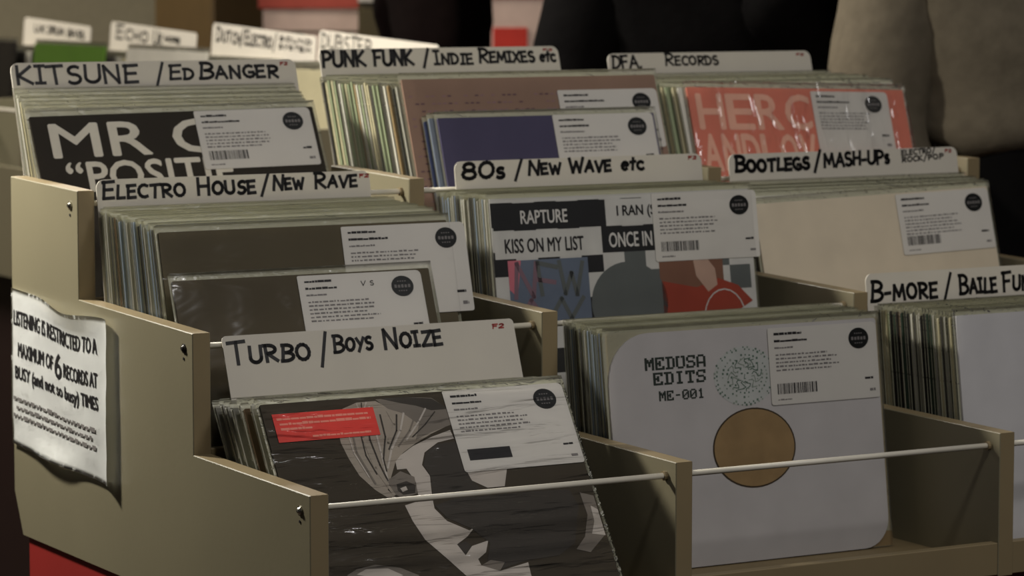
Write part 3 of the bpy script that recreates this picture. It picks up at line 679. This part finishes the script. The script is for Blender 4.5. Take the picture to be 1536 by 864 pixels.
# tier 2, right column: orange-red sleeve in creased plastic
def art_hero(root, sl):
    w, h = .355, .262; y = -SLEEVE_T/2-.0003; bm = bmesh.new()
    for k, c in enumerate('HERC'): font_bm(bm, c, .012+k*.047, .052+k*.047, .204, .252, y, .03, 0, 0)
    for k, c in enumerate('ANDLOV'): font_bm(bm, c, .012+k*.031, .038+k*.031, .146, .196, y, .03, 0, 0)
    mesh_obj('cover_lettering', bm, mat('letter_peach', (224,176,152)), sl)['label'] = 'pale block lettering'
    price_card(root, .198, .258, -.0024, 91, w=.128, h=.086, rows=6, barcode=False, lab='white price card on the orange-red sleeve')
front_record('orange_record', .918, YT[2]+.062, FL[2]+.001, math.radians(20), .355, .262, 'orange-red record sleeve with pale block letters in the right top bin', color=(208,122,100), art=art_hero, seed=41, roll=.030, clear=M_CREASE, amp=.003)
fill_bin(I4, YT[2], FL[2], .352, .264, (.890,.200,.283,.266), (.914,.070,.160,.262), 13, ['cream','white','dark grey','pale green','tan','black'], 'the right top bin', 9)
header_card('header_card', I4, .895, YT[2]+.222, FL[2]+.001, math.radians(16), .336, .299, [
    ('_D_F_A,', .006, .053, .0205, .0170, .0036, .0, 'k'), ('_RECORDS', .092, .179, .0180, .0160, .0032, .0, 'k'), ('F2', .312, .324, .007, .004, .0012, 0, 'r')],
    'white header card lettered dfa records above the right top bin')

# ------------------------------------------------------------------ notice pinned to the left side panel
def wave(s, t):   # s 0..1 left to right (towards -y), t 0..1 bottom to top; distance off the panel
    d = .0034 + .0008*math.sin(s*7+1)*math.sin(t*4+.5)
    d += .010*max(0, t-.86)/.14*math.exp(-((s-.62)/.22)**2)            # top edge sags forward
    d += .008*max(0, .12-t)/.12*math.exp(-((s-.45)/.20)**2)            # bottom edge lifts
    d += .007*(max(0, s-.90)/.10)**2                                       # right edge curls away
    d += .0010*noise.noise(Vector((s*6, t*7, 2)))
    return d
NY0, NY1, NZ0, NZ1 = .812, .498, -.052, .137
def edge_top(s): return 1.0 - .035*math.exp(-((s-.62)/.18)**2)
def notice_pt(s, t, off=0.0):
    return (-wave(s, t)-off, NY0+(NY1-NY0)*s, NZ0+(NZ1-NZ0)*t*edge_top(s) - .010*s + (1-t)*.012*math.exp(-((s-.30)/.25)**2)*0)
bm = bmesh.new(); NX, NZ_ = 44, 30; grid = [[bm.verts.new(notice_pt(i/NX, j/NZ_)) for i in range(NX+1)] for j in range(NZ_+1)]
for j in range(NZ_):
    for i in range(NX): bm.faces.new((grid[j][i], grid[j][i+1], grid[j+1][i+1], grid[j+1][i])).smooth = True
bmesh.ops.solidify(bm, geom=bm.faces[:], thickness=.0003)
notice = empty('paper_notice', (0, 0, 0)); tag(notice, 'curling white paper notice about listening limits pinned on the left side panel', 'notice')
mesh_obj('paper', bm, M_PAPER, notice)
def nxf(x, y, z): return notice_pt(x, z, .0006)
bm = bmesh.new()
font_bm(bm, 'LISTENING IS RESTRICTED TO A', .03, .86, .770, .865, 0, .030, 0, 0, nxf)
font_bm(bm, 'MAXIMUM OF', .075, .43, .575, .665, 0, .030, 0, 0, nxf)
font_bm(bm, '6', .450, .515, .540, .700, 0, .02, 0, 0, nxf)
font_bm(bm, 'RECORDS AT', .535, .865, .565, .655, 0, .030, 0, 0, nxf)
font_bm(bm, 'BUSY (and not so busy) TIMES', .045, .875, .405, .510, 0, .030, 0, 0, nxf)
mesh_obj('printed_lettering', bm, M_PRINT, notice)
bm = bmesh.new(); rnd = random.Random(11)
for zz, x0, x1 in ((.290, .03, .86), (.235, .06, .82), (.180, .03, .85)):
    x = x0
    while x < x1:
        w = rnd.uniform(.015, .05); hh = rnd.uniform(.018, .028)
        bm.faces.new([bm.verts.new(notice_pt(a, b, .0011)) for a, b in ((x, zz), (min(x1, x+w), zz), (min(x1, x+w), zz+hh), (x, zz+hh))]); x += w+.012
mesh_obj('small_print', bm, M_GREY, notice)

# ------------------------------------------------------------------ second rack, standing at right angles behind
R2 = Matrix.Translation((0.83, 3.66, 0.262)) @ Matrix.Rotation(-PI/2, 4, 'Z')      # local x runs along -y, local y along +x
rack2 = empty('record_bin_rack'); rack2.matrix_world = R2; tag(rack2, 'second beige record bin rack standing at right angles behind the first', 'display rack')
PW = .470
for k in range(5):
    x = k*PW-.02
    bm = bmesh.new(); prism(bm, [(0, -.34), (0, 0), (.30, .006), (.30, -.34)], x, x+.018, 'x'); mesh_obj('divider_panel', bm, M_LAM, rack2)
for k in range(4):
    xa, xb = k*PW-.002, (k+1)*PW-.02
    for nm, a in (('front_board', (xa, xb, .001, .014, -.34, -.125)), ('bin_floor', (xa, xb, .014, .288, -.162, -.15)), ('back_board', (xa, xb, .288, .30, -.34, -.005))):
        bm = bmesh.new(); box(bm, *a); mesh_obj(nm, bm, M_LAM if nm == 'front_board' else M_CHIP, rack2)
    bm = bmesh.new(); cyl(bm, (xa, .02, -.0165), (xb, .02, -.0165), .0033, 10); mesh_obj('front_rod', bm, M_STEEL, rack2)
bm = bmesh.new(); box(bm, .0, 4*PW-.01, .03, .28, -1.122, -.345, .002); mesh_obj('base_box', bm, mat('dark_plinth_wood', (44,26,22)), rack2)
names2 = ['the back rack far bin', 'the back rack second bin', 'the back rack third bin', 'the back rack nearest bin']
cols2 = [['black','dark green','black','dark grey','white','dull red'], ['dark grey','pale grey','dark green','cream'], ['white','cream','pale grey'], ['white','pale grey','cream']]
for k in range(4):
    fill_bin(R2, 0, -.149, .362, .262, (k*PW+.018,.235,.262,.240), (k*PW+.018,.110,.135,.240), 12, cols2[k], names2[k], 20+k)
def placed(root, xf, loc, lean):
    root.rotation_euler = (0,0,0); root.matrix_world = xf @ Matrix.Translation(loc) @ Matrix.Rotation(-lean, 4, 'X')
g = front_record('green_record', 0, 0, 0, 0, .362, .262, 'green record sleeve in the second bin of the rack behind', color=(86,124,38), seed=51); placed(g, R2, (1*PW+.018, .085, -.149), .12)
g = front_record('black_record', 0, 0, 0, 0, .362, .262, 'black record sleeve facing out in the far end bin of the back rack', color=(28,24,22), seed=52); placed(g, R2, (0*PW+.018, .085, -.149), .12)
g = front_record('pale_record', 0, 0, 0, 0, .362, .262, 'pale grey record sleeve in the third bin of the back rack', color=(200,196,184), seed=53); placed(g, R2, (2*PW+.018, .085, -.149), .12)
hc = [(0, [('UK', .06, .12, .026, .018, .0048, 0, 'k'), ('DRUM', .14, .23, .026, .018, .0048, 0, 'k'), ('BASS', .25, .34, .026, .018, .0048, 0, 'k')], 'far end header card of the back rack, with faint blurred lettering', .302, (0, .36, .02)),
      (1, [('_ECHO', .03, .190, .032, .026, .0048, 0, 'k'), ('_UK', .215, .26, .032, .026, .0048, 0, 'k'), ('MORE', .27, .345, .024, .012, .0040, 0, 'k')], 'blurred header card lettered echo in the rack behind', .300, (0, .36, .02)),
      (2, [('_DUTCH', .02, .125, .032, .025, .0048, 0, 'k'), ('/', .125, .14, .032, .024, .0042, 0, 'k'), ('_ELECTRO', .145, .26, .032, .025, .0048, 0, 'k'), ('/', .266, .28, .032, .024, .0042, 0, 'k'), ('SOUND', .29, .42, .016, .010, .0030, 0, 'k'), ('SYSTEM', .29, .42, .030, .010, .0030, 0, 'k')], 'blurred header card lettered dutch electro in the rack behind', .304, (0, .36, .02)),
      (3, [('_D_U_B_S_T_E_P', .012, .20, .030, .024, .0036, 0, 'k')], 'long white header card lettered dubstep in the rack behind', .298, None)]
XR = {0: (.020, .372), 1: (.500, .419), 2: (.994, .450-.012), 3: (1.4445, .440)}
for k, wr, lab, hh, tb in hc:
    x0, w = XR[k]
    header_card('header_card', R2, x0, .248, -.149, math.radians(4), w, hh+.004, wr, lab, roll=.040)

# ------------------------------------------------------------------ room
fl = bmesh.new(); box(fl, -6, 8, -6, 8, -.90, -.86); o = mesh_obj('floor', fl, mat('dark_carpet', (46,36,32), .95, .2, 60, bump=.4)); tag(o, 'dark shop floor', None, None, 'structure')
bm = bmesh.new(); box(bm, -6, 8, 7.6, 7.7, -.86, 2.0); o = mesh_obj('wall_back', bm, mat('grey_beige_wall', (184,174,146), .8)); tag(o, 'grey beige wall', None, None, 'structure')
bm = bmesh.new(); box(bm, 4.6, 4.7, -6, 7.6, -.86, 2.0); o = mesh_obj('wall_right', bm, mat('dark_wall', (52,44,38), .8)); tag(o, 'dark wall', None, None, 'structure')
bm = bmesh.new(); box(bm, 1.70, 1.94, 3.99, 4.33, -.86, 2.0, .006); o = mesh_obj('trim_1', bm, mat('brown_pillar', (70,54,28), .6)); tag(o, 'brown pillar', None, None, 'structure')
# counter shelf with red edge behind the second rack
sh = empty('shelf_unit', (1.965, 3.92, -.86), (0, 0, -YAW)); tag(sh, 'pale shelf unit with dull red top edge behind the back rack', 'shelf')
for nm, a, m in (('side_panel', (-.21,-.195,0,.3,0,1.60), M_CARD), ('side_panel', (.085,.10,0,.3,0,1.60), M_CARD), ('back_panel', (-.21,.10,.28,.3,0,1.60), mat('pinkish_white', (206,180,166))),
                 ('shelf_board', (-.195,.085,0,.28,1.232,1.246), M_CARD), ('shelf_board', (-.195,.085,0,.28,.9,.92), M_CARD), ('red_edge', (-.205,.10,-.012,.0,1.288,1.36), mat('dull_red_edge', (168,72,58))), ('shelf_board', (-.195,.085,0,.28,1.27,1.285), M_CARD), ('front_panel', (-.20,.095,-.006,-.001,.93,1.228), mat('pinkish_white', (206,180,166))), ('front_panel', (-.20,.095,-.006,-.001,1.236,1.286), mat('pinkish_white', (206,180,166)))):
    bm = bmesh.new(); box(bm, *a, .001); mesh_obj(nm, bm, m, sh)
bm = bmesh.new(); bmesh.ops.create_uvsphere(bm, u_segments=16, v_segments=10, radius=.012); o = mesh_obj('knob', bm, M_CARD, sh, (-.215, -.012, 1.318), smooth=True)
cab = empty('wall_cabinet', (2.00, 3.61, -.86), (0, 0, -YAW)); tag(cab, 'dark olive cabinet with pale upright edge beside the shelf unit', 'cabinet')
for nm, a, m in (('carcass', (-.10,-.018,0,.2,0,1.305), mat('olive_dark', (66,58,36))), ('door', (-.095,-.022,-.012,0,.6,1.29), mat('olive_panel', (80,70,44))), ('top_board', (-.10,.0,-.01,.2,1.305,1.318), M_CARD), ('upright', (-.016,.0,-.01,.2,0,1.305), M_CARD)):
    bm = bmesh.new(); box(bm, *a, .001); mesh_obj(nm, bm, m, cab)

po = empty('display_board', (2.30, 3.62, -.86), (0, 0, -YAW)); tag(po, 'pinkish board with red top seen between the two dark figures', 'board')
for nm, a, m in (('board', (-.10,.10,0,.012,.0,1.40), mat('pinkish_white', (206,180,166))), ('red_band', (-.10,.10,-.004,.0,1.312,1.39), mat('dull_red_edge', (168,72,58))), ('red_panel', (-.05,.03,-.004,.0,1.18,1.245), mat('bright_red_print', (190,50,36)))):
    bm = bmesh.new(); box(bm, *a, .001); mesh_obj(nm, bm, m, po)

# ------------------------------------------------------------------ people
def skin(name, verts, radii, edges, m, parent, sub=2, root=0):
    bm = bmesh.new(); lay = bm.verts.layers.skin.verify(); vs = []
    for i, (p, r) in enumerate(zip(verts, radii)):
        v = bm.verts.new(p); rr = r if isinstance(r, tuple) else (r, r); v[lay].radius = rr; v[lay].use_root = (i == root); vs.append(v)
    for a, b in edges: bm.edges.new((vs[a], vs[b]))
    me = bpy.data.meshes.new(name); bm.to_mesh(me); bm.free()
    o = bpy.data.objects.new(name, me)
    COL.objects.link(o)
    sk = o.modifiers.new('Skin', 'SKIN'); sk.use_smooth_shade = True
    if sub: ss = o.modifiers.new('Sub', 'SUBSURF'); ss.levels = sub; ss.render_levels = sub
    me.materials.append(m); o.parent = parent
    return o
def person(loc, rz, label, skin_rgb, top_rgb, leg_rgb, hair_rgb, arms, H=1.76, lean=0.0, bulk=1.0, hem=.90):
    """arms: {side: (elbow, wrist, finger direction)} in the figure's own frame; figure faces -y"""
    root = empty('person', loc, (0, 0, rz)); tag(root, label, 'person')
    ms = mat('skin_%d' % skin_rgb[0], skin_rgb, .55, .06, 20); mt = mat('cloth_%d_%d' % top_rgb[:2], top_rgb, .9, .12, 40, .04, bump=.5, bscale=60)
    ml = mat('cloth_%d_%d' % leg_rgb[:2], leg_rgb, .9, .12, 40, .05); mh = mat('hair_%d' % hair_rgb[0], hair_rgb, .6, .2, 60)
    s = H/1.76; V = lambda x, y, z: (x*s, y*s, z*s)
    ly = lambda z: -lean*max(0, z-.95)
    # body: pelvis, spine, neck, head, legs, arms
    P = [V(0,0,.96), V(0,ly(1.15),1.15), V(0,ly(1.35),1.35), V(0,ly(1.46)+.01,1.46), V(0,ly(1.53),1.54), V(0,ly(1.6)-.015,1.62), V(0,ly(1.68)-.01,1.69)]
    Rr = [(.15,.11),(.135,.10),(.165,.11),(.09,.075),.056,(.072,.088),(.070,.084)]
    E = [(0,1),(1,2),(2,3),(3,4),(4,5),(5,6)]
    for sx in (-1, 1):
        b = len(P); P += [V(sx*.10,0,.88), V(sx*.105,-.01,.50), V(sx*.11,.03,.09), V(sx*.12,-.12,.045)]; Rr += [.088,.056,.040,(.036,.03)]; E += [(0,b),(b,b+1),(b+1,b+2),(b+2,b+3)]
        el, wr, fd = arms[sx]; b = len(P); P += [V(sx*.185, ly(1.42), 1.42), V(*el), V(*wr)]; Rr += [.058,.043,.028]; E += [(2,b),(b,b+1),(b+1,b+2)]
    body = skin('body', P, [tuple(q*s for q in r) if isinstance(r, tuple) else r*s for r in Rr], E, ms, root)
    # hands: palm and five separate fingers
    for sx in (-1, 1):
        el, wr, fd = arms[sx]; wv = Vector(V(*wr)); d = Vector(fd).normalized(); up = Vector((0,0,1)) if abs(d.z) < .8 else Vector((0,-1,0))
        side = d.cross(up).normalized()*sx; nrm = side.cross(d).normalized()*sx
        vs = [wv, wv+d*.045*s, wv+d*.085*s]; rs = [(.024*s,.018*s), (.034*s,.015*s), (.034*s,.013*s)]; es = [(0,1),(1,2)]
        for f in range(4):
            off = side*(.027-.018*f)*s; ln = (.072,.080,.074,.058)[f]*s; b = len(vs)
            vs += [wv+d*.088*s+off, wv+d*.088*s+off+d*ln*.45-nrm*.006, wv+d*.088*s+off+d*ln*.8-nrm*.022, wv+d*.088*s+off+d*ln*.95-nrm*.036]; rs += [.0095,.0088,.008,.007]; es += [(2,b),(b,b+1),(b+1,b+2),(b+2,b+3)]
        b = len(vs); vs += [wv+d*.035*s+side*.034*s, wv+d*.065*s+side*.055*s-nrm*.012, wv+d*.09*s+side*.062*s-nrm*.024]; rs += [.012,.0105,.009]; es += [(1,b),(b,b+1),(b+1,b+2)]
        skin('hand', vs, rs, es, ms, root, 1)
    # jacket over torso and arms
    JP = [V(0,ly(1.0),hem), V(0,ly(1.05),max(1.04, hem+.08)), V(0,ly(1.22),1.22), V(0,ly(1.37),1.37), V(0,ly(1.46)+.01,1.455)]
    JR = [(.185*bulk,.135*bulk),(.178*bulk,.130*bulk),(.178*bulk,.130*bulk),(.190*bulk,.125*bulk),(.105,.085)]
    JE = [(0,1),(1,2),(2,3),(3,4)]
    for sx in (-1, 1):
        el, wr, fd = arms[sx]; e = Vector(el); w_ = Vector(wr); m1 = (Vector((sx*.19,ly(1.42),1.41))+e)/2; m2 = (e+w_)/2; w2 = e+(w_-e)*.96
        b = len(JP); JP += [V(sx*.20,ly(1.42),1.41), V(*m1), V(*e), V(*m2), V(*w2)]; JR += [.082*bulk,.074*bulk,.066*bulk,.058*bulk,.046*bulk]; JE += [(3,b),(b,b+1),(b+1,b+2),(b+2,b+3),(b+3,b+4)]
    j = skin('jacket', JP, [tuple(q*s for q in r) if isinstance(r, tuple) else r*s for r in JR], JE, mt, root)
    tx = bpy.data.textures.new('folds', 'CLOUDS'); tx.noise_scale = .14
    dm = j.modifiers.new('Folds', 'DISPLACE'); dm.texture = tx; dm.strength = .045; dm.mid_level = .5
    TP = [V(0,0,.99), V(0,.005,.93), V(0,ly(1.1),max(1.04, hem+.10))]; TR = [(.178,.138),(.180,.140),(.172,.134)]; TE = [(0,1),(0,2)]
    for sx in (-1, 1):
        b = len(TP); TP += [V(sx*.10,0,.84), V(sx*.107,-.01,.50), V(sx*.11,.03,.10)]; TR += [.105,.078,.066]; TE += [(1,b),(b,b+1),(b+1,b+2)]
    skin('trousers', TP, [tuple(q*s for q in r) if isinstance(r, tuple) else r*s for r in TR], TE, ml, root)
    for sx in (-1, 1):
        skin('shoe', [V(sx*.11,.05,.05), V(sx*.112,-.03,.048), V(sx*.118,-.15,.035)], [(.046,.045),(.048,.044),(.044,.03)], [(0,1),(1,2)], mat('black_shoe', (26,24,24)), root, 2)
    # face and hair
    hy, hz = ly(1.65)-.012, 1.655
    def ell(bm, c, r, n=14):
        q = bmesh.ops.create_uvsphere(bm, u_segments=n, v_segments=n//2+2, radius=1.0)
        for v in q['verts']: v.co = Vector((c[0]+v.co.x*r[0], c[1]+v.co.y*r[1], c[2]+v.co.z*r[2]))*s
    bm = bmesh.new(); ell(bm, (0, hy-.092, hz-.012), (.012,.016,.022)); mesh_obj('nose', bm, ms, root, smooth=True)
    for sx in (-1, 1):
        bm = bmesh.new(); ell(bm, (sx*.078, hy+.005, hz-.005), (.010,.018,.030)); mesh_obj('ear', bm, ms, root, smooth=True)
        bm = bmesh.new(); ell(bm, (sx*.030, hy-.078, hz+.010), (.013,.010,.008)); e = mesh_obj('eye', bm, M_WHITEP, root, smooth=True)
        bm = bmesh.new(); ell(bm, (sx*.030, hy-.086, hz+.010), (.006,.004,.006)); mesh_obj('iris', bm, M_PRINT, e, smooth=True)
    bm = bmesh.new(); ell(bm, (0, hy-.082, hz-.050), (.024,.010,.007)); mesh_obj('mouth', bm, mat('lips', (140,80,72)), root, smooth=True)
    bm = bmesh.new(); ell(bm, (0, hy+.018, hz+.045), (.086,.094,.082), 20); ell(bm, (0, hy+.048, hz-.01), (.076,.060,.080), 20)
    mesh_obj('hair', bm, mh, root, smooth=True)
    return root
# black-clad person facing the rack from behind
person((1.565, 1.64, -.86), -YAW+.05, 'person in a black jacket standing close behind the header cards', (150,108,84), (9,8,8), (12,12,14), (30,24,20),
    {-1: ((-.27,-.05,1.15), (-.16,-.22,1.02), (.5,-.8,-.1)), 1: ((.27,-.06,1.14), (.03,-.20,1.365), (-.5,-.2,.8))}, bulk=1.22)
# second dark-clad person further back
person((1.655, 2.80, -.86), -YAW+1.45, 'person in a dark jacket further back beside the dubstep card', (160,112,88), (16,10,9), (12,12,14), (36,26,20),
    {-1: ((-.25,-.03,1.14), (-.18,-.16,.94), (.2,-.8,-.4)), 1: ((.25,-.03,1.14), (.18,-.18,.96), (-.2,-.8,-.4))}, H=1.72, bulk=.95)
# grey-jacketed person at the right
person((1.735, 1.06, -.86), -YAW+.25, 'person in a loose grey jacket at the right, reaching towards the bins', (128,98,68), (102,94,80), (14,13,13), (60,44,30),
    {-1: ((-.25,-.03,1.13), (-.20,-.12,.93), (-.1,-.7,-.6)), 1: ((.27,-.02,1.14), (.20,-.18,.98), (-.1,-.8,-.3))}, H=1.80, bulk=1.22, hem=1.06)
